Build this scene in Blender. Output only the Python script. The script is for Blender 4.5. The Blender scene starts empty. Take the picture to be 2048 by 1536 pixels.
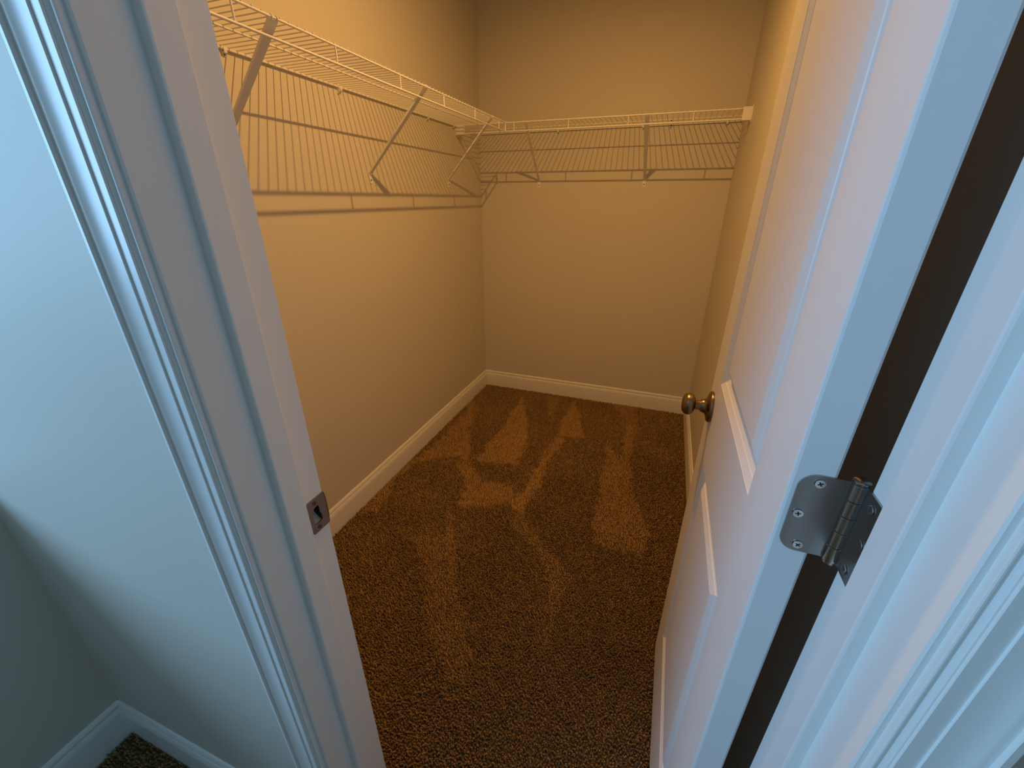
import bpy, bmesh, math, random
import numpy as np
from mathutils import Vector, Matrix
random.seed(7); rng = np.random.default_rng(7)
scene = bpy.context.scene
COL = scene.collection

# ------------------------------------------------------------------ camera
FPX, YAW, PITCH, ROLL = 823.27, 0.34578, 0.42182, 0.00165
CAM = Vector((0.4372, -0.2549, 1.2960))
cd = bpy.data.cameras.new('camera'); cam = bpy.data.objects.new('camera', cd); COL.objects.link(cam)
cd.sensor_fit = 'HORIZONTAL'; cd.sensor_width = 36.0; cd.lens = FPX * 36.0 / 2048.0; cd.clip_start = 0.01
fw = Vector((-math.sin(YAW)*math.cos(PITCH), math.cos(YAW)*math.cos(PITCH), -math.sin(PITCH)))
rt = Vector((math.cos(YAW), math.sin(YAW), 0)); up = rt.cross(fw)
r2 = rt*math.cos(ROLL) + up*math.sin(ROLL); u2 = -rt*math.sin(ROLL) + up*math.cos(ROLL)
mw = Matrix((r2, u2, -fw)).transposed().to_4x4(); mw.translation = CAM
cam.matrix_world = mw
scene.camera = cam
# ------------------------------------------------------------------ world, daylight, exposure
w = bpy.data.worlds.new('sky'); scene.world = w; w.use_nodes = True
w.node_tree.nodes['Background'].inputs[0].default_value = (0.45, 0.65, 1.0, 1)
w.node_tree.nodes['Background'].inputs[1].default_value = 1.0
# daylight entering by the bedroom window (in the left wall of the bedroom)
WIN_X, WIN_Y0, WIN_Y1, WIN_Z0, WIN_Z1 = -1.62, -1.95, -0.55, 1.00, 2.30
ld = bpy.data.lights.new('window_daylight', 'AREA'); lo = bpy.data.objects.new('window_daylight', ld); COL.objects.link(lo)
ld.shape = 'RECTANGLE'; ld.size = WIN_Y1-WIN_Y0-.1; ld.size_y = WIN_Z1-WIN_Z0-.1
ld.color = (0.33, 0.63, 1.0); ld.energy = 52
lo.location = (WIN_X-0.03, (WIN_Y0+WIN_Y1)/2, (WIN_Z0+WIN_Z1)/2)
lo.rotation_euler = (math.radians(90), 0, math.radians(-90))
LAMP = Vector((0.1299, 1.0654, 2.355)); LAMP_R = 0.011
LAMP_COL = (1.0, 0.515, 0.14); LAMP_W = 15.6
scene.view_settings.view_transform = 'Standard'; scene.view_settings.look = 'None'
scene.view_settings.gamma = 1.0; scene.view_settings.exposure = 0.0
try: scene.view_settings.use_curve_mapping = False
except Exception: pass

# ------------------------------------------------------------------ measured geometry (metres)
XL, XR, YB = -0.7352, 0.7021, 2.4136          # closet left / right / back wall planes
W, T = 0.6318, 0.1173                         # door opening width, wall thickness
YS0, YS1, SP = 0.0453, 0.0767, 0.0119         # stop: near face, far face, projection
XC = -0.7407                                  # bedroom return wall plane
ZB, BT = 0.1117, 0.013                        # baseboard height, thickness
ZS, DL, DB, LIP = 1.6590, 0.2876, 0.3170, 0.0389
XF, YF = XL+DL, YB-DB
PX, PY, PHI = 0.6267, 0.1262, 1.5743          # hinge pin, door opening angle
DO, DT, DW, ST = 0.01596, 0.0355, 0.5757, 0.1064
Z1, Z2, Z3, KZ, HZ = 0.9565, 0.7735, 0.1895, 0.8809, 1.0235
BXL, KNEE = -1.62, 0.795                      # bedroom window wall, knee wall height left of the doorway
ZF, ZC, HEAD = -0.012, 2.44, 2.05             # carpet backing, ceiling, head jamb

# ------------------------------------------------------------------ materials
def new_mat(name):
    m = bpy.data.materials.new(name); m.use_nodes = True
    nt = m.node_tree; b = nt.nodes['Principled BSDF']
    return m, nt, b
def paint(name, col, rough, bump=0.0, scale=300, spec=0.5, var=0.0):
    m, nt, b = new_mat(name)
    b.inputs['Base Color'].default_value = (*col, 1); b.inputs['Roughness'].default_value = rough
    b.inputs['Specular IOR Level'].default_value = spec
    tc = nt.nodes.new('ShaderNodeTexCoord')
    if bump:
        n = nt.nodes.new('ShaderNodeTexNoise'); n.inputs['Scale'].default_value = scale; n.inputs['Detail'].default_value = 3
        bp = nt.nodes.new('ShaderNodeBump'); bp.inputs['Strength'].default_value = bump; bp.inputs['Distance'].default_value = 0.001
        nt.links.new(tc.outputs['Object'], n.inputs['Vector']); nt.links.new(n.outputs['Fac'], bp.inputs['Height'])
        nt.links.new(bp.outputs['Normal'], b.inputs['Normal'])
    if var:
        n2 = nt.nodes.new('ShaderNodeTexNoise'); n2.inputs['Scale'].default_value = 2.3; n2.inputs['Detail'].default_value = 2
        mx = nt.nodes.new('ShaderNodeMix'); mx.data_type = 'RGBA'
        mx.inputs['A'].default_value = (*[c*(1-var) for c in col], 1); mx.inputs['B'].default_value = (*[min(1, c*(1+var)) for c in col], 1)
        nt.links.new(tc.outputs['Object'], n2.inputs['Vector']); nt.links.new(n2.outputs['Fac'], mx.inputs['Factor'])
        nt.links.new(mx.outputs['Result'], b.inputs['Base Color'])
    return m
def metal(name, col, rough, aniso=0.0, bump=0.0, bscale=60.0, stretch=None):
    m, nt, b = new_mat(name)
    b.inputs['Base Color'].default_value = (*col, 1); b.inputs['Metallic'].default_value = 1
    b.inputs['Roughness'].default_value = rough
    tc = nt.nodes.new('ShaderNodeTexCoord'); mp = nt.nodes.new('ShaderNodeMapping')
    mp.inputs['Scale'].default_value = stretch or (1, 1, 1)
    n = nt.nodes.new('ShaderNodeTexNoise'); n.inputs['Scale'].default_value = bscale
    cr = nt.nodes.new('ShaderNodeMapRange'); cr.inputs['To Min'].default_value = rough*0.8; cr.inputs['To Max'].default_value = rough*1.25
    nt.links.new(tc.outputs['Object'], mp.inputs['Vector']); nt.links.new(mp.outputs['Vector'], n.inputs['Vector'])
    nt.links.new(n.outputs['Fac'], cr.inputs['Value']); nt.links.new(cr.outputs['Result'], b.inputs['Roughness'])
    return m
M = {}
M['wall'] = paint('wall_paint', (0.65, 0.61, 0.53), 0.56, 0.10, 260, 0.5, 0.015)
M['ceil'] = paint('ceiling_paint', (0.75, 0.74, 0.71), 0.9, 0.2, 180)
M['trim'] = paint('trim_paint', (0.80, 0.79, 0.76), 0.34, 0.03, 90, 0.5)
M['door'] = paint('door_paint', (0.76, 0.75, 0.735), 0.38, 0.03, 120, 0.5)
M['vinyl'] = paint('white_vinyl', (0.84, 0.82, 0.78), 0.35, 0, 0, 0.5)
M['plastic'] = paint('white_plastic', (0.82, 0.80, 0.76), 0.4)
M['steel'] = metal('satin_nickel', (0.40, 0.40, 0.385), 0.30, stretch=(1, 1, 30))
M['barrel'] = metal('polished_nickel', (0.52, 0.515, 0.50), 0.22)
M['screw'] = metal('bright_screw', (0.80, 0.79, 0.78), 0.18)
M['strike'] = metal('dull_nickel', (0.30, 0.28, 0.26), 0.36)
M['brass'] = metal('antique_brass', (0.25, 0.185, 0.11), 0.30, bscale=40)
M['pocket'] = paint('lit_pocket_floor', (0.62, 0.55, 0.46), 0.8)
M['dark'] = paint('dark_screw_and_shade', (0.02, 0.02, 0.02), 0.7)  # black for screws and slots, and painted shade in the latch pocket
M['back'] = paint('carpet_backing', (0.10, 0.060, 0.025), 0.95)
M['carpet'] = paint('carpet_loop', (.25, .155, .07), 0.95, 1.0, 160, 0.1, 0.12)
m, nt, b = new_mat('carpet_yarn'); M['yarn'] = m
at = nt.nodes.new('ShaderNodeAttribute'); at.attribute_name = 'yarn'; at.attribute_type = 'GEOMETRY'
nt.links.new(at.outputs['Color'], b.inputs['Base Color']); b.inputs['Roughness'].default_value = 0.9
b.inputs['Specular IOR Level'].default_value = 0.15
b.inputs['Sheen Weight'].default_value = 0.15; b.inputs['Sheen Roughness'].default_value = 0.5
m, nt, b = new_mat('window_glass'); M['glass'] = m
b.inputs['Transmission Weight'].default_value = 1; b.inputs['Roughness'].default_value = 0.02

# ------------------------------------------------------------------ mesh helpers
class MB:
    def __init__(s): s.v = []; s.f = []
    def box(s, x0, x1, y0, y1, z0, z1):
        b = len(s.v)
        s.v += [(x0,y0,z0),(x1,y0,z0),(x1,y1,z0),(x0,y1,z0),(x0,y0,z1),(x1,y0,z1),(x1,y1,z1),(x0,y1,z1)]
        s.f += [tuple(b+i for i in q) for q in ((0,3,2,1),(4,5,6,7),(0,1,5,4),(1,2,6,5),(2,3,7,6),(3,0,4,7))]
        return s
    def prism(s, prof, p0, p1, ua, va, close=True):
        """closed 2-D profile [(u,v)] in axes ua,va swept from p0 to p1"""
        b = len(s.v); n = len(prof); ua, va = Vector(ua), Vector(va)
        for p in (Vector(p0), Vector(p1)):
            for u, v in prof: s.v.append(tuple(p + ua*u + va*v))
        for i in range(n):
            j = (i+1) % n; s.f.append((b+i, b+j, b+n+j, b+n+i))
        s.f.append(tuple(b+i for i in reversed(range(n)))); s.f.append(tuple(b+n+i for i in range(n)))
        return s
    def tube(s, pts, r, n=8, caps=True):
        pts = [Vector(p) for p in pts]; b = len(s.v); k = len(pts)
        rs = r if isinstance(r, (list, tuple)) else [r]*k
        t0 = (pts[1]-pts[0]).normalized(); ref = Vector((0,0,1)) if abs(t0.z) < .9 else Vector((1,0,0))
        for i, p in enumerate(pts):
            t = ((pts[min(i+1,k-1)]-pts[max(i-1,0)])).normalized()
            a = (ref - t*ref.dot(t)).normalized(); c = t.cross(a); ref = a
            for j in range(n):
                th = 2*math.pi*j/n; s.v.append(tuple(p + (a*math.cos(th)+c*math.sin(th))*rs[i]))
        for i in range(k-1):
            for j in range(n):
                q = (j+1) % n; s.f.append((b+i*n+j, b+i*n+q, b+(i+1)*n+q, b+(i+1)*n+j))
        if caps: s.f.append(tuple(b+j for j in reversed(range(n)))); s.f.append(tuple(b+(k-1)*n+j for j in range(n)))
        return s
    def lathe(s, prof, org, axis, n=32):
        """prof [(dist along axis, radius)]"""
        ax = Vector(axis).normalized(); ref = Vector((0,0,1)) if abs(ax.z) < .9 else Vector((1,0,0))
        a = (ref-ax*ref.dot(ax)).normalized(); c = ax.cross(a); b = len(s.v); k = len(prof); org = Vector(org)
        for d, r in prof:
            for j in range(n):
                th = 2*math.pi*j/n; s.v.append(tuple(org + ax*d + (a*math.cos(th)+c*math.sin(th))*max(r, 1e-5)))
        for i in range(k-1):
            for j in range(n):
                q = (j+1) % n; s.f.append((b+i*n+j, b+i*n+q, b+(i+1)*n+q, b+(i+1)*n+j))
        s.f.append(tuple(b+j for j in reversed(range(n)))); s.f.append(tuple(b+(k-1)*n+j for j in range(n)))
        return s
    def mesh(s, name, mat, smooth=None):
        me = bpy.data.meshes.new(name); me.from_pydata(s.v, [], s.f)
        bm = bmesh.new(); bm.from_mesh(me); bmesh.ops.recalc_face_normals(bm, faces=bm.faces)
        if smooth is not None:
            for f in bm.faces: f.smooth = True
            for e in bm.edges:
                if len(e.link_faces) == 2 and e.calc_face_angle(0) > smooth: e.smooth = False
        bm.to_mesh(me); bm.free(); me.materials.append(M[mat]); return me
    def build(s, name, mat, parent=None, smooth=None, bevel=0.0):
        o = bpy.data.objects.new(name, s.mesh(name, mat, smooth)); COL.objects.link(o)
        if parent: o.parent = parent
        if bevel:
            md = o.modifiers.new('edge', 'BEVEL'); md.width = bevel; md.segments = 2; md.limit_method = 'ANGLE'; md.angle_limit = 0.6
        return o
def tag(o, label, cat, group=None):
    o['label'] = label; o['category'] = cat
    if group: o['group'] = group
    return o
def struct(o, label=None, cat=None):
    o['kind'] = 'structure'
    if label: o['label'] = label
    if cat: o['category'] = cat
    return o
def empty(name, loc, rz=0.0):
    o = bpy.data.objects.new(name, None); COL.objects.link(o); o.location = loc; o.rotation_euler = (0, 0, rz)
    o.empty_display_size = 0.05; return o
def plate(name, outline, holes, th, to3d, mat, parent, smooth=None):
    """flat plate with holes: 2-D loops, thickness th, to3d(u, v, w) -> point"""
    bm = bmesh.new(); es = []
    for lp in [outline]+holes:
        vs = [bm.verts.new((u, v, 0)) for u, v in lp]
        es += [bm.edges.new((vs[i], vs[(i+1) % len(vs)])) for i in range(len(vs))]
    bmesh.ops.triangle_fill(bm, use_beauty=True, edges=es)
    g = bmesh.ops.extrude_face_region(bm, geom=bm.faces[:])
    for e in g['geom']:
        if isinstance(e, bmesh.types.BMVert): e.co.z += th
    for v in bm.verts: v.co = Vector(to3d(v.co.x, v.co.y, v.co.z))
    bmesh.ops.recalc_face_normals(bm, faces=bm.faces)
    me = bpy.data.meshes.new(name); bm.to_mesh(me); bm.free(); me.materials.append(M[mat])
    o = bpy.data.objects.new(name, me); COL.objects.link(o); o.parent = parent; return o
def rrect(u0, u1, v0, v1, r, n=6):
    """rounded rectangle, r = radii at (u0v0, u1v0, u1v1, u0v1)"""
    out = []
    for (cx, cy, rr, a0) in ((u0, v0, r[0], 180), (u1, v0, r[1], 270), (u1, v1, r[2], 0), (u0, v1, r[3], 90)):
        if rr <= 0: out.append((cx, cy)); continue
        ccx = cx + (rr if cx == u0 else -rr); ccy = cy + (rr if cy == v0 else -rr)
        for i in range(n+1):
            a = math.radians(a0 + 90*i/n); out.append((ccx+rr*math.cos(a), ccy+rr*math.sin(a)))
    return out
def screw_head(name, parent, org, ax, r, mat='screw', proud=0.0012):
    """Phillips head: countersunk disc with a cross recess"""
    ax = Vector(ax).normalized(); ref = Vector((0,0,1)) if abs(ax.z) < .9 else Vector((1,0,0))
    a = (ref-ax*ref.dot(ax)).normalized(); c = ax.cross(a); org = Vector(org)
    th0 = random.uniform(0, 1.5); a, c = a*math.cos(th0)+c*math.sin(th0), c*math.cos(th0)-a*math.sin(th0)
    out = [(r*math.cos(t*math.pi/10), r*math.sin(t*math.pi/10)) for t in range(20)]
    l, h = r*0.55, r*0.15
    cross = [(l,-h),(l,h),(h,h),(h,l),(-h,l),(-h,h),(-l,h),(-l,-h),(-h,-h),(-h,-l),(h,-l),(h,-h)]
    o = plate(name, out, [cross], proud*0.6, lambda u, v, w_: org + a*u + c*v + ax*(proud*0.4+w_), mat, parent)
    d = MB().lathe([(0, l*1.05), (proud*0.3, l*1.05)], org, ax, 12).build('slot', 'dark', o)
    return o

# ------------------------------------------------------------------ room shell
struct(MB().box(BXL-.15, 2.35, -.62, YB+.12, ZF-.06, ZF).build('floor', 'back'), 'brown cut-pile carpet with vacuum tracks', 'floor')
struct(MB().box(BXL-.15, 2.35, -3.75, -.62, ZF-.06, -.002).box(BXL, XC-.05, -.62, 0, ZF, -.002).box(W+.1, 2.35, -.62, 0, ZF, -.002).build('floor_bedroom', 'carpet'), 'brown bedroom carpet', 'floor')
struct(MB().box(BXL-.15, 2.35, -3.75, YB+.12, ZC, ZC+.06).build('ceiling', 'ceil'))
struct(MB().box(XL-.12, XL, T, YB+.12, ZF, ZC).build('wall_left', 'wall'))
struct(MB().box(XL, XR+.12, YB, YB+.12, ZF, ZC).build('wall_back', 'wall'))
struct(MB().box(XR, XR+.12, T, YB, ZF, ZC).build('wall_right', 'wall'))
JT = 0.02
struct(MB().box(BXL, -JT, 0, T, ZF, ZC).box(W+JT, 2.2, 0, T, ZF, ZC).box(-JT, W+JT, 0, T, HEAD+JT, ZC).build('wall_front', 'wall'))
struct(MB().box(XC-.11, XC, -2.3, 0, ZF, KNEE).build('wall_bedroom_knee', 'wall'))
struct(MB().box(XC-.115, XC+.004, -2.32, 0, KNEE, KNEE+.018).build('trim_7', 'trim', bevel=.003))
struct(MB().box(2.2, 2.32, -3.6, T, ZF, ZC).build('wall_bedroom_right', 'wall'))
struct(MB().box(BXL-.12, 2.32, -3.72, -3.6, ZF, ZC).build('wall_bedroom_rear', 'wall'))
struct(MB().box(BXL-.12, BXL, -3.6, WIN_Y0, ZF, ZC).box(BXL-.12, BXL, WIN_Y1, T, ZF, ZC)
       .box(BXL-.12, BXL, WIN_Y0, WIN_Y1, ZF, WIN_Z0).box(BXL-.12, BXL, WIN_Y0, WIN_Y1, WIN_Z1, ZC).build('wall_bedroom_left', 'wall'))
wn = struct(empty('window_1', (BXL-.06, (WIN_Y0+WIN_Y1)/2, WIN_Z0)))
hy, hz_ = (WIN_Y1-WIN_Y0)/2, WIN_Z1-WIN_Z0
MB().box(-.03, .03, -hy, -hy+.05, 0, hz_).box(-.03, .03, hy-.05, hy, 0, hz_).box(-.03, .03, -hy+.05, hy-.05, 0, .05).box(-.03, .03, -hy+.05, hy-.05, hz_-.05, hz_).build('window_frame', 'trim', wn)
MB().box(-.020, -.016, -hy+.05, hy-.05, .05, hz_-.05).build('pane', 'glass', wn)
MB().box(.065, .12, -hy-.06, hy+.06, -.03, 0).build('window_sill', 'trim', wn)

# baseboards: stepped colonial profile (t from the wall, z)
BP = [(0, ZF), (BT, ZF), (BT, ZB-.0340), (.0126, ZB-.0310), (.0108, ZB-.0240), (.0084, ZB-.0182), (.0044, ZB-.0168), (.0044, ZB-.0124), (.0080, ZB-.0110), (.0066, ZB-.0060), (.0036, ZB-.0006), (.0026, ZB), (0, ZB)]
def baseboard(name, p0, p1, nrm):
    struct(MB().prism(BP, p0, p1, nrm, (0, 0, 1)).build(name, 'trim', smooth=0.5))
baseboard('baseboard_left', (XL, T, 0), (XL, YB, 0), (1, 0, 0))
baseboard('baseboard_back', (XL, YB, 0), (XR, YB, 0), (0, -1, 0))
baseboard('baseboard_right', (XR, T+.02, 0), (XR, YB, 0), (-1, 0, 0))
baseboard('baseboard_bedroom', (XC, 0, 0), (-.0545, 0, 0), (0, -1, 0))
baseboard('baseboard_knee', (XC, -2.3, 0), (XC, 0, 0), (1, 0, 0))

# door frame: jambs with stops, then casings
def stop_prof(sgn, x0):
    r = .0025
    return [(x0, YS0), (x0+sgn*(SP-r), YS0), (x0+sgn*(SP-r*.3), YS0+r*.3), (x0+sgn*SP, YS0+r), (x0+sgn*SP, YS1-.0012), (x0+sgn*(SP-.0012), YS1), (x0, YS1)]
PY0, PY1, PZ0, PZ1 = 0.0905, 0.1075, 0.8500, 0.8830        # latch pocket in the left jamb
j = MB()
for za, zb in ((ZF, PZ0), (PZ1, HEAD+JT)): j.prism([(-JT, 0), (-.0015, 0), (0, .0015), (0, T-.001), (-.001, T), (-JT, T)], (0,0,za), (0,0,zb), (1,0,0), (0,1,0))
j.prism([(-JT, 0), (-.0015, 0), (0, .0015), (0, PY0), (-JT, PY0)], (0,0,PZ0), (0,0,PZ1), (1,0,0), (0,1,0))
j.prism([(-JT, PY1), (0, PY1), (0, T-.001), (-.001, T), (-JT, T)], (0,0,PZ0), (0,0,PZ1), (1,0,0), (0,1,0))
j.box(-JT, -JT+.003, PY0, PY1, PZ0, PZ1)
j.prism(stop_prof(1, 0), (0,0,ZF), (0,0,HEAD), (1,0,0), (0,1,0))
struct(j.build('trim_1', 'trim'), 'white left door jamb with door stop', 'door jamb')
j = MB().prism([(W+JT, 0), (W+.0015, 0), (W, .0015), (W, T-.001), (W+.001, T), (W+JT, T)], (0,0,ZF), (0,0,HEAD+JT), (1,0,0), (0,1,0))
j.prism(stop_prof(-1, W), (0,0,ZF), (0,0,HEAD), (1,0,0), (0,1,0))
struct(j.build('trim_2', 'trim'), 'white right door jamb carrying the hinge', 'door jamb')
struct(MB().box(-.0, W, 0, T, HEAD, HEAD+JT).box(0, W, YS0, YS1, HEAD-SP, HEAD).build('trim_3', 'trim'))
# casing profile: u away from the opening, h out of the wall
CP = [(u*.001, h*.001) for u, h in ((5,0),(5,5.2),(5.4,6.0),(6.2,6.5),(7.2,6.5),(8.2,6.0),(9.2,5.9),(10.3,6.6),(11.2,8.0),(11.6,8.5),(12.7,8.7),(12.8,10.3),(13.1,10.6),(23.3,10.9),(23.5,10.9),
      (23.6,12.4),(23.9,12.7),(28,12.9),(33,13.3),(37,14.0),(40,14.9),(42.5,16.0),(44,16.7),(48.3,16.9),(48.4,19.9),(48.8,20.4),(53,20.2),(54.2,19.4),(54.5,18),(54.5,0))]
HC = HEAD + .005
struct(MB().prism(CP, (0, 0, ZF), (0, 0, HC), (-1, 0, 0), (0, -1, 0)).build('trim_4', 'trim', smooth=0.45), 'white moulded casing left of the doorway', 'door casing')
struct(MB().prism(CP, (W, 0, ZF), (W, 0, HC), (1, 0, 0), (0, -1, 0)).build('trim_5', 'trim', smooth=0.45), 'white moulded casing right of the doorway', 'door casing')
struct(MB().prism(CP, (-.0545, 0, HEAD), (W+.0545, 0, HEAD), (0, 0, 1), (0, -1, 0)).build('trim_6', 'trim', smooth=0.45))

# ------------------------------------------------------------------ the door
door = struct(empty('door_1', (PX, PY, 0), math.pi-PHI), 'white two-panel door standing open into the closet', 'door')
E0 = 0.003
def door_slab():
    x0, x1, y0, y1, z0, z1 = E0, E0+DW, DO, DO+DT, 0.004, HEAD-.004
    verts = []; faces = []
    def quad(*ps):
        b = len(verts); verts.extend(ps); faces.append(tuple(range(b, b+len(ps))))
    panels = [(x0+ST, x1-ST, Z3, Z2), (x0+ST, x1-ST, Z1, z1-ST)]
    # (inset, depth): stile edge, two-step fall into the channel, two-step rise to the field
    PR = [(0, 0), (.0012, .0010), (.0112, .0058), (.0120, .0070), (.0225, .0120), (.0240, .0120), (.0345, .0066), (.0353, .0054), (.0465, .0010), (.0480, .0006)]
    for side in (1, -1):
        yf = y1 if side > 0 else y0
        P = lambda x, z, d: (x, yf-side*d, z)
        e = .0030
        xa, xb, za, zb = x0+e, x1-e, z0+e, z1-e
        s0, s1 = x0+ST, x1-ST
        for (a, b_, c, d) in ((xa, s0, za, zb), (s1, xb, za, zb), (s0, s1, za, Z3), (s0, s1, Z2, Z1), (s0, s1, z1-ST, zb)):
            quad(P(a, c, 0), P(b_, c, 0), P(b_, d, 0), P(a, d, 0))
        for (p0, p1, q0, q1) in panels:
            for (i0, d0), (i1, d1) in zip(PR, PR[1:]):
                A = [(p0+i0, q0+i0), (p1-i0, q0+i0), (p1-i0, q1-i0), (p0+i0, q1-i0)]
                B = [(p0+i1, q0+i1), (p1-i1, q0+i1), (p1-i1, q1-i1), (p0+i1, q1-i1)]
                for k in range(4):
                    l = (k+1) % 4; quad(P(*A[k], d0), P(*A[l], d0), P(*B[l], d1), P(*B[k], d1))
            i, d = PR[-1]; quad(P(p0+i, q0+i, d), P(p1-i, q0+i, d), P(p1-i, q1-i, d), P(p0+i, q1-i, d))
        # eased arris
        a = [(xa, za), (xb, za), (xb, zb), (xa, zb)]; mdl = .3*e
        bq = [(x0+mdl, z0+mdl), (x1-mdl, z0+mdl), (x1-mdl, z1-mdl), (x0+mdl, z1-mdl)]
        c = [(x0, z0), (x1, z0), (x1, z1), (x0, z1)]
        for k in range(4):
            l = (k+1) % 4
            quad(P(*a[k], 0), P(*a[l], 0), P(*bq[l], mdl), P(*bq[k], mdl))
            quad(P(*bq[k], mdl), P(*bq[l], mdl), P(*c[l], e), P(*c[k], e))
            if side > 0: quad((c[k][0], y1-e, c[k][1]), (c[l][0], y1-e, c[l][1]), (c[l][0], y0+e, c[l][1]), (c[k][0], y0+e, c[k][1]))
    me = bpy.data.meshes.new('slab'); me.from_pydata(verts, [], faces)
    bm = bmesh.new(); bm.from_mesh(me); bmesh.ops.remove_doubles(bm, verts=bm.verts, dist=1e-6)
    bmesh.ops.recalc_face_normals(bm, faces=bm.faces); bm.to_mesh(me); bm.free()
    me.materials.append(M['door']); o = bpy.data.objects.new('slab', me); COL.objects.link(o); o.parent = door
door_slab()
ko = (E0+DW-.055, DO+DT, KZ); ax = (0, 1, 0)
ros = MB().lathe([(0, .0335), (.0035, .0345), (.0065, .0335), (.0085, .0290), (.0105, .0215), (.0135, .0165), (.0200, .0140), (.0225, .0140)], ko, ax, 40).build('rosette', 'brass', door, smooth=0.9)
ros['label'] = 'antique brass door knob with round rosette'
MB().lathe([(.0220, .0110), (.0335, .0108), (.0360, .0130)], ko, ax, 32).build('neck', 'brass', ros, smooth=0.9)
kp = []
for i in range(17):
    t = math.pi*i/16; kp.append((.0470-.0145*math.cos(t)*(1.0 if math.cos(t) < 0 else .95), .0248*math.sin(t)**0.60))
MB().lathe(kp, ko, ax, 40).build('knob', 'brass', ros, smooth=1.2)

# ------------------------------------------------------------------ the hinge
hinge = tag(empty('door_hinge', (PX, PY, HZ)), 'satin nickel butt hinge joining the white door to the right jamb', 'hinge')
HH = .0447
dx, dn = Vector((-math.cos(PHI), math.sin(PHI), 0)), Vector((-math.sin(PHI), -math.cos(PHI), 0))
# leaf on the door edge: u along the door thickness, v vertical
lf = plate('leaf', rrect(.0035, .0450, -HH, HH, (0, .0155, .0155, 0), 8), [], .0018, lambda u, v, w_: dn*u + Vector((0,0,v)) + dx*(E0-w_-.0001), 'steel', hinge)
for u, v in ((.0285, .0365), (.0372, .0), (.0285, -.0365)): screw_head('screw', lf, dn*u+Vector((0,0,v))+dx*(E0-.0019), -dx, .0043)
# leaf on the jamb rebate
jx = W-PX
lf2 = plate('leaf', rrect(.0035, .0450, -HH, HH, (0, .0155, .0155, 0), 8), [], .0018, lambda u, v, w_: Vector((jx-.0001-w_, -u, v)), 'steel', hinge)
for u, v in ((.0215, .0335), (.0275, .0), (.0215, -.0345)): screw_head('screw', lf2, (jx-.0019, -u, v), (-1, 0, 0), .0043)
kh = 2*HH/5
for i in range(5):
    z0 = -HH + i*kh
    MB().lathe([(.0004, .0066), (.0005, .0067), (kh-.0005, .0067), (kh-.0004, .0066)], (0, 0, z0), (0, 0, 1), 28).build('knuckle', 'barrel', hinge, smooth=0.5)
MB().lathe([(0, .0066), (.0008, .0070), (.0028, .0068), (.0042, .0048), (.0046, .0001)], (0, 0, HH), (0, 0, 1), 28).build('pin_head', 'barrel', hinge, smooth=0.6)
MB().lathe([(0, .0056), (.003, .0056), (.005, .0030), (.0055, .0001)], (0, 0, -HH), (0, 0, -1), 24).build('pin_tip', 'barrel', hinge, smooth=0.6)

# ------------------------------------------------------------------ strike plate
sk = tag(empty('strike_plate', (0, .101, .8665)), 'nickel latch strike plate screwed to the left jamb', 'strike plate')
ol = rrect(-.0150, .0160, -.0290, .0290, (.0015, 0, 0, .0015), 3)
hole = [(.0045, -.0135), (.0055, -.012), (.0055, -.004), (.0035, .0), (.0035, .0120), (.0025, .0140), (-.001, .0150), (-.0055, .0135), (-.0090, .0085), (-.0102, .0020), (-.0102, -.0080), (-.0085, -.0140), (-.003, -.0152)]
plate('plate', ol, [hole], .0016, lambda u, v, w_: Vector((.0003+w_, u, v)), 'strike', sk)
m = MB(); nu, nv = 6, 9
for w_ in (.0016, 0):
    for i in range(nu+1):
        for k in range(nv+1):
            f, v = i/nu, -1+2*k/nv
            u = .0160 + f*(.0062 - .0030*abs(v)**3); m.v.append((.0003+w_ - .0042*f*f, u, v*(.0290-.0022*f)))
q = (nu+1)*(nv+1)
for i in range(nu):
    for k in range(nv):
        a0 = i*(nv+1)+k; m.f += [(a0, a0+1, a0+nv+2, a0+nv+1), (q+a0, q+a0+nv+1, q+a0+nv+2, q+a0+1)]
for k in range(nv): a0 = nu*(nv+1)+k; m.f.append((a0, a0+1, q+a0+1, q+a0))
for i in range(nu):
    for k in (0, nv): a0 = i*(nv+1)+k; m.f.append((a0, a0+nv+1, q+a0+nv+1, q+a0))
m.build('lip', 'strike', sk, smooth=0.8)
for v in (.0215, -.0220): screw_head('screw', sk, (.0019, -.0030, v), (1, 0, 0), .0034, 'brass', .0008)
py0, py1, pz0, pz1 = PY0-.101, PY1-.101, PZ0-.8665, PZ1-.8665
MB().box(-.0168, -.0160, py0, py1, pz0, pz1).box(-.016, -.0005, py0, py0+.0005, pz0, pz1).box(-.016, -.0005, py1-.0005, py1, pz0, pz1).box(-.016, -.0005, py0+.0005, py1-.0005, pz1-.0005, pz1).build('pocket_shade_lining', 'dark', sk)  # pocket back, sides and top coloured near black as deep shade
MB().prism([(-.016, pz0), (-.0005, pz0), (-.0005, pz0+.001), (-.006, pz0+.003), (-.012, pz0+.009), (-.016, pz0+.014)], (0, py0+.0005, 0), (0, py1-.0005, 0), (1, 0, 0), (0, 0, 1)).build('pocket_floor', 'pocket', sk)  # upward-facing floor coloured pale, its light painted in

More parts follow.
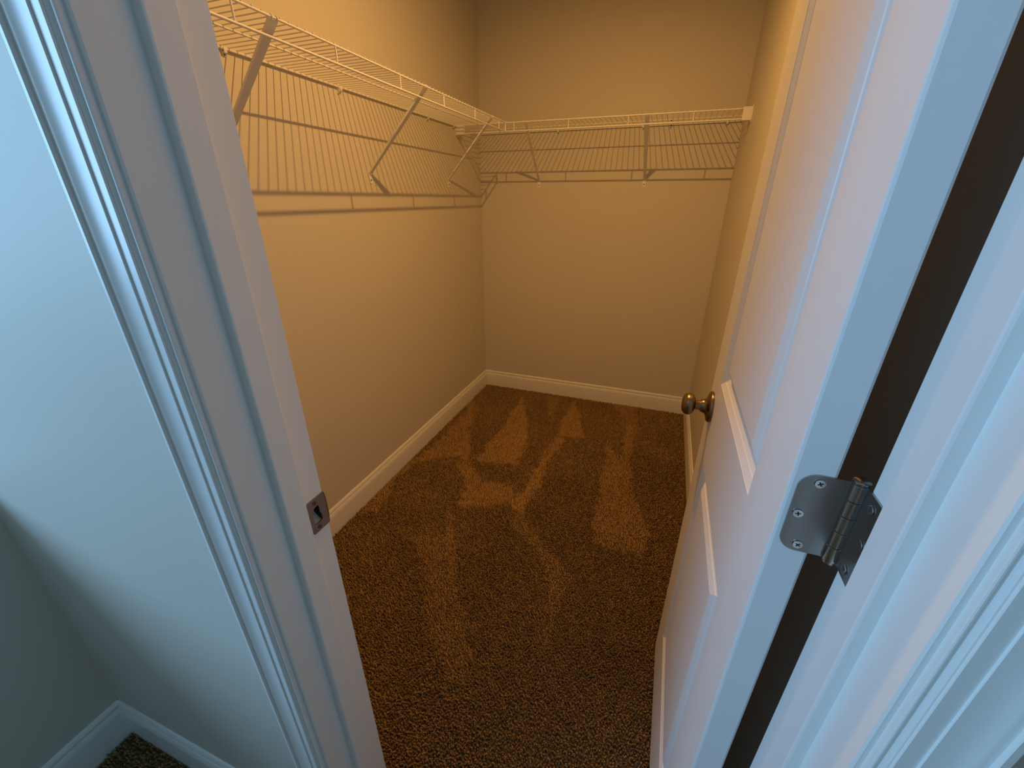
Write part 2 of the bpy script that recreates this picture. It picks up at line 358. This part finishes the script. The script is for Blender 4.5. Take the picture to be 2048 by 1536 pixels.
# ------------------------------------------------------------------ wire shelves
WD, WR, RR = .0242, .00145, .0029            # wire pitch, wire radius, rod radius
GS = 'wire shelves around the closet'
def shelf(name, label, L, D, ties, end_wires=True):
    """local x along the wall, local y out from the wall, z = 0 at the top rod"""
    root = empty(name, (0, 0, 0)); tag(root, label, 'wire shelf', GS)
    MB().tube([(0, .006, -.004), (L, .006, -.004)], .0031, 10).build('back_rod', 'vinyl', root, smooth=1)
    MB().tube([(0, D*.5, -.004), (L, D*.5, -.004)], .0026, 8).build('middle_rod', 'vinyl', root, smooth=1)
    MB().tube([(0, D, 0), (L, D, 0)], RR, 10).build('front_rod', 'vinyl', root, smooth=1)
    MB().tube([(0, D, -LIP), (L, D, -LIP)], RR+.0002, 10).build('lip_rod', 'vinyl', root, smooth=1)
    tm = MB().tube([(0, D, -LIP+.001), (0, D, -.001)], .0024, 8).mesh('lip_tie', 'vinyl', 1)
    for x in ties:
        o = bpy.data.objects.new('lip_tie', tm); COL.objects.link(o); o.parent = root; o.location = (x, 0, 0)
    wm = MB().tube([(0, .002, .0005), (0, D*.5, .0005), (0, D-.010, .0008), (0, D+.001, .0042), (0, D+.0032, .0042)], WR, 6).mesh('deck_wire', 'vinyl', 1)
    n = int((L-.008)/WD)
    x0 = (ties[0] % WD)
    for i in range(n+1):
        x = x0+i*WD
        if x > L-.002: break
        o = bpy.data.objects.new('deck_wire', wm); COL.objects.link(o); o.parent = root; o.location = (x, 0, 0)
    return root
LEND = YF-.006                                # the left shelf butts against the front of the back shelf
tl = [.549, .843, 1.136, 1.427, 1.712, 2.001]
Y0S = T+.012
# left shelf: local x runs from the corner toward the doorway, local y = +x world
ls = shelf('wire_shelf', 'long white wire shelf along the left closet wall', LEND-Y0S, DL, sorted([LEND-t for t in tl]+[LEND-.258]))
ls.location = (XL, LEND, ZS); ls.rotation_euler = (0, 0, -math.pi/2)
tb = [-.401, -.114, .176, .465]
bs = shelf('wire_shelf', 'shorter white wire shelf across the back closet wall', XR-XL-.008, DB, [-.401-.29]+tb)
# local x must run along +X with y toward -Y: rotate by pi and measure from the right wall
for c in list(bs.children): pass
bs.location = (XR-.004, YB, ZS); bs.rotation_euler = (0, 0, math.pi)
k = 0
for c in list(bs.children):
    if c.name.startswith('lip_tie'):
        c.location.x = (XR-.004) - ([-.401-.285]+tb)[k]; k += 1
# end bracket caps that carry the back shelf on the side walls
def end_bracket(label, x, sgn, cw):
    r = tag(empty('end_bracket', (x, YF, ZS)), label, 'shelf bracket', 'end brackets of the back shelf')
    a, b_ = sorted((0, sgn*cw))
    MB().box(a, b_, -.0065, -.0050, -LIP-.006, .0065).box(a, b_, -.0050, .0300, .0050, .0065).box(a, b_, -.0050, .012, -LIP-.0065, -LIP-.005).build('cover', 'plastic', r, bevel=.0008)
    f0, f1 = sorted((0, sgn*.003))
    MB().box(f0, f1, -.0050, .032, -LIP-.012, .0140).build('flange', 'plastic', r, bevel=.0006)
    screw_head('screw', r, (sgn*.003, .0045, .0100), (sgn, 0, 0), .0032, 'strike')
    return r
end_bracket('white end cap bracket on the right closet wall', XR, -1, .038)
eb = end_bracket('white ribbed end cap bracket on the left wall in the corner', XL, 1, .046)
for i in range(3): MB().box(.006, .049, -.0085, -.0066, -LIP-.004+i*.0150, -LIP+.006+i*.0150).build('rib', 'plastic', eb, bevel=.0008)
# corner connector
cc = tag(empty('corner_connector', (XF, YF, ZS)), 'small white clip joining the two shelves at the inside corner', 'shelf clip')
MB().tube([(.001, -.0065, -LIP-.003), (.001, -.0065, -LIP*.35)], .0042, 12).build('sleeve', 'plastic', cc, smooth=0.8)
MB().tube([(0, -.004, -LIP*.4), (0, -.004, .002), (0, .002, .0055)], .0026, 8).build('hook', 'plastic', cc, smooth=0.8)

# diagonal support brackets
def bracket(label, top, foot, nrm, wdt):
    """top on the front rod, foot on the wall; nrm points out of the wall"""
    nrm = Vector(nrm); side = Vector((0, 0, 1)).cross(nrm).normalized()
    base = Vector(foot); r = tag(empty('support_bracket', base), label, 'shelf bracket', 'diagonal brackets under the wire shelves')
    A = Vector(top)-base + Vector((0,0,-.0045)); B = nrm*.0045
    d = (A-B); ln = d.length; d.normalize(); s2 = (side - d*side.dot(d)).normalized(); n2 = d.cross(s2)
    if n2.z > 0: n2 = -n2
    h = wdt/2; t = .0012; fl = .0065
    prof = [(-h, 0), (h, 0), (h, -fl), (h-t, -fl), (h-t, -t), (-h+t, -t), (-h+t, -fl), (-h, -fl)]
    m = MB(); b0 = len(m.v); n = len(prof)
    for f, sc in ((0, .72), (.5, .9), (1, 1.0)):
        p = B + d*ln*f
        for u, v in prof: m.v.append(tuple(p + s2*u*sc + n2*v*(1 if f else .7)))
    for q in range(2):
        for i in range(n):
            jn = (i+1) % n; m.f.append((q*n+i, q*n+jn, (q+1)*n+jn, (q+1)*n+i))
    m.f.append(tuple(reversed(range(n)))); m.f.append(tuple(2*n+i for i in range(n)))
    m.build('strut', 'vinyl', r)
    hk = MB()
    for sx in (-h*.62, h*.62):
        c = Vector(top)-base + s2*sx
        pts = [c + nrm*(.0045*math.cos(a)) + Vector((0,0,.0045*math.sin(a))) for a in (-1.7, -.8, 0, .8, 1.57, 2.3, 3.0)]
        hk.tube(pts, .0014, 6)
    hk.build('hook', 'vinyl', r, smooth=0.8)
    fp = plate('foot_plate', rrect(-.0085, .0085, -.036, .006, (.004, .004, .002, .002), 4), [], .0016, lambda u, v, w_: side*u + Vector((0,0,v)) + nrm*(.0002+w_), 'vinyl', r)
    screw_head('screw', r, Vector((0,0,-.0235)) + nrm*.0018, nrm, .0034, 'strike')
ZFT = 1.394
bracket('diagonal white bracket nearest the doorway under the left shelf', (XF, .652, ZS), (XL, .665, ZFT), (1,0,0), .023)
bracket('diagonal white bracket at the middle of the left shelf', (XF, 1.297, ZS), (XL, 1.304, ZFT-.004), (1,0,0), .023)
bracket('diagonal white bracket of the left shelf beside the corner', (XF, 1.912, ZS), (XL, 1.975, ZFT-.002), (1,0,0), .021)
bracket('thin diagonal bracket under the back shelf near the corner', (-.339, YF, ZS), (-.351, YB, ZFT+.003), (0,-1,0), .016)
bracket('wider diagonal bracket under the right half of the back shelf', (.261, YF, ZS), (.262, YB, ZFT+.003), (0,-1,0), .021)

# wall clips on the back rods
def clip(label, loc, nrm, big=False, screw=True, dots=False):
    nrm = Vector(nrm); side = Vector((0,0,1)).cross(nrm)
    r = tag(empty('wall_clip', loc), label, 'shelf clip', 'clips holding the shelf rods to the walls')
    prof = [(0, -.016), (.0025, -.016), (.0035, -.011), (.0100, -.0095), (.0112, -.004), (.0105, .0035), (.0092, .0038), (.0095, -.0035), (.0080, -.0070), (.0040, -.0070), (.0030, -.003), (.0030, .0080), (0, .0095)]
    MB().prism(prof, side*-.0045, side*.0045, nrm, (0,0,1)).build('body', 'plastic', r)
    if screw: screw_head('screw', r, Vector((0,0,-.0128))+nrm*.0030, nrm, .0028, 'strike')
    if dots:
        for dz in (-.0035, .0205): MB().lathe([(0, .0042), (.0022, .0036), (.0030, .0001)], Vector((0,0,dz))+nrm*(.0113 if dz < 0 else .0002), nrm, 14).build('screw', 'dark', r, smooth=0.6)
    if big:
        MB().prism([(0, -.020), (.004, -.020), (.010, -.013), (.012, -.006), (.003, .012), (0, .012)], side*-.0125, side*-.0050, nrm, (0,0,1)).build('anchor', 'plastic', r)
zr = ZS-.004
clip('rod clip on the left wall beside the door jamb edge', (XL, .752, zr), (1,0,0))
clip('double rod clip on the left wall between the first two brackets', (XL, 1.189, zr), (1,0,0), True)
clip('rod clip on the left wall just before the middle bracket', (XL, 1.612, zr), (1,0,0))
clip('rod clip on the left wall past the middle bracket', (XL, 1.788, zr), (1,0,0))
clip('rod clip on the left wall at the far end of the shelf', (XL, 2.055, zr), (1,0,0))
clip('rod clip on the back wall right of the thin bracket', (-.244, YB, zr), (0,-1,0))
clip('rod clip on the back wall beside the wider bracket', (.224, YB, zr), (0,-1,0))
clip('rod clip on the back wall with two black screw dots', (.363, YB, zr), (0,-1,0), dots=True)
clip('rod clip on the back wall by the right end cap', (.633, YB, zr), (0,-1,0))

# ------------------------------------------------------------------ ceiling lamp (out of frame, lights the closet)
lp = tag(empty('ceiling_lamp', (LAMP.x, LAMP.y, ZC)), 'small white ceiling spot lamp above the closet', 'lamp')
MB().lathe([(0, .070), (.012, .070), (.030, .052), (.060, .034), (.0835, .030)], (0, 0, 0), (0, 0, -1), 32).build('lampholder', 'plastic', lp, smooth=0.6)
MB().lathe([(.0825, .026), (.0838, .026)], (0, 0, 0), (0, 0, -1), 24).build('lens', 'plastic', lp)
al = bpy.data.lights.new('lamp_light', 'AREA'); al.shape = 'DISK'; al.size = 2*LAMP_R; al.color = LAMP_COL; al.energy = LAMP_W; al.spread = math.radians(172)
ao = bpy.data.objects.new('lamp_light', al); COL.objects.link(ao); ao.parent = lp; ao.location = (0, 0, -.0850)

# ------------------------------------------------------------------ carpet pile
LIGHT = [ # vacuum tracks: areas of pile laid the other way
 [(-.395,2.292),(-.375,1.811),(-.381,1.431),(-.171,1.488),(-.157,1.613),(-.242,1.911)],
 [(-.04,2.371),(-.033,1.861),(.124,1.882),(.067,2.077),(.01,2.229)],
 [(-.033,1.861),(.021,1.81),(-.013,1.508),(.003,1.309),(-.02,1.225),(-.012,1.116),(-.075,1.161),(-.08,1.203),(-.042,1.341),(-.056,1.42)],
 [(-.484,1.413),(-.391,1.389),(-.278,1.288),(-.119,1.313),(-.076,1.219),(-.097,1.168),(-.313,1.075),(-.341,1.216)],
 [(.277,1.857),(.294,1.447),(.299,1.19),(.316,1.064),(.507,1.063),(.537,1.214),(.43,1.496),(.399,1.97),(.414,2.231),(.345,2.178),(.355,1.955),(.359,1.719)],
 [(-.739,2.149),(-.669,1.893),(-.672,1.581),(-.709,1.322),(-.74,1.056),(-.74,.895),(-.636,.93),(-.694,1.171),(-.689,1.309),(-.593,1.393),(-.511,1.443),(-.394,1.397),(-.548,1.698),(-.631,1.996)],
 [(-.347,1.063),(-.277,.895),(-.414,.857),(-.356,.809),(-.26,.709),(-.2,.58),(-.068,.456),(.0,.40),(.08,.42),(.025,.489),(-.042,.598),(-.14,.733),(-.213,.861),(-.283,.978)],
 [(-.067,1.165),(-.032,1.044),(.081,.967),(.172,.876),(.209,.77),(.226,.657),(.233,.565),(.256,.573),(.261,.707),(.263,.88),(.181,.96),(.055,1.076)],
 [(-.222,2.355),(-.16,2.395),(-.112,2.096),(-.078,1.869)],
 [(.23,2.403),(.384,2.42),(.39,2.222),(.333,2.174)],
]
WEIGHT = [1, .95, .9, .8, .6, .7, .5, .5, .5, .5]
def inside(px, py, poly):
    c = np.zeros(len(px), bool); n = len(poly)
    for i in range(n):
        x1, y1 = poly[i]; x2, y2 = poly[(i+1) % n]
        k = ((y1 > py) != (y2 > py)) & (px < (x2-x1)*(py-y1)/((y2-y1) or 1e-9)+x1); c ^= k
    return c
def smooth_noise(x, y, s, seed):
    r = np.random.default_rng(seed); g = r.random((64, 64)); u, v = (x/s) % 63, (y/s) % 63
    i, jn = u.astype(int), v.astype(int); a, b_ = u-i, v-jn; a = a*a*(3-2*a); b_ = b_*b_*(3-2*b_)
    return (g[i,jn]*(1-a)+g[i+1,jn]*a)*(1-b_)+(g[i,jn+1]*(1-a)+g[i+1,jn+1]*a)*b_
def pile(regions, pitch, name):
    xs, ys = [], []
    for (x0, x1, y0, y1) in regions:
        gx, gy = np.meshgrid(np.arange(x0+pitch*.5, x1, pitch), np.arange(y0+pitch*.5, y1, pitch))
        xs.append(gx.ravel()); ys.append(gy.ravel())
    x = np.concatenate(xs); y = np.concatenate(ys); n = len(x)
    x = x + rng.uniform(-.42, .42, n)*pitch; y = y + rng.uniform(-.42, .42, n)*pitch
    jx_, jy_ = x + (smooth_noise(x+3, y+3, .03, 1)-.5)*.03, y + (smooth_noise(x+3, y+3, .03, 2)-.5)*.03
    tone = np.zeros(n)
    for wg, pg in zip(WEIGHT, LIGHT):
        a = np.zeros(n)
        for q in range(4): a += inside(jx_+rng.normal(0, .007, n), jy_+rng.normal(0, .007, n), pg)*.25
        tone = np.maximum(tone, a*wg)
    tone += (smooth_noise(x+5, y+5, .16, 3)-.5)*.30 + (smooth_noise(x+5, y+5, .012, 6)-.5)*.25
    # lean of each tuft: toward the doorway on dark tracks, away on the light ones
    lean = -.0030 + tone*.0065
    lx = rng.normal(0, .0023, n); ly = lean + rng.normal(0, .0023, n)
    h = .0125 + rng.normal(0, .0017, n) + (smooth_noise(x+9, y+9, .010, 4)-.5)*.006
    rb = pitch*.45*rng.uniform(.8, 1.2, n); th = rng.uniform(0, 6.28, n)
    V = np.empty((n, 7, 3))
    for k in range(3):
        a = th + k*2.0944
        V[:,k,0] = x+np.cos(a)*rb; V[:,k,1] = y+np.sin(a)*rb; V[:,k,2] = ZF
        a2 = a + .7
        V[:,3+k,0] = x+lx*.55+np.cos(a2)*rb*.95; V[:,3+k,1] = y+ly*.55+np.sin(a2)*rb*.95; V[:,3+k,2] = ZF+h*.68
    V[:,6,0] = x+lx; V[:,6,1] = y+ly; V[:,6,2] = ZF+h
    F = []
    for k in range(3):
        l = (k+1) % 3; F += [(k, l, 3+l), (k, 3+l, 3+k), (3+k, 3+l, 6)]
    F = (np.arange(n)[:,None,None]*7 + np.array(F)[None]).reshape(-1)
    me = bpy.data.meshes.new(name); me.vertices.add(n*7); me.vertices.foreach_set('co', V.reshape(-1))
    nf = len(F)//3; me.loops.add(len(F)); me.loops.foreach_set('vertex_index', F.astype(np.int32))
    me.polygons.add(nf); me.polygons.foreach_set('loop_start', (np.arange(nf)*3).astype(np.int32))
    me.update(calc_edges=True)
    br = np.clip(.95 + .40*np.clip(tone, -.4, 1.1) + rng.normal(0, .22, n), .30, 1.9)  # lighter shading of the leaning track pile put into yarn colour
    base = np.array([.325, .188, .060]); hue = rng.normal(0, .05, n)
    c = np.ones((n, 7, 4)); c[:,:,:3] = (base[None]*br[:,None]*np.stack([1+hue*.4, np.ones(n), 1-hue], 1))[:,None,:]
    at_ = me.attributes.new('yarn', 'FLOAT_COLOR', 'POINT'); at_.data.foreach_set('color', c.reshape(-1).astype(np.float32))
    me.materials.append(M['yarn']); o = bpy.data.objects.new(name, me); COL.objects.link(o); o.parent = bpy.data.objects['floor']
    o['kind'] = 'stuff'; return o
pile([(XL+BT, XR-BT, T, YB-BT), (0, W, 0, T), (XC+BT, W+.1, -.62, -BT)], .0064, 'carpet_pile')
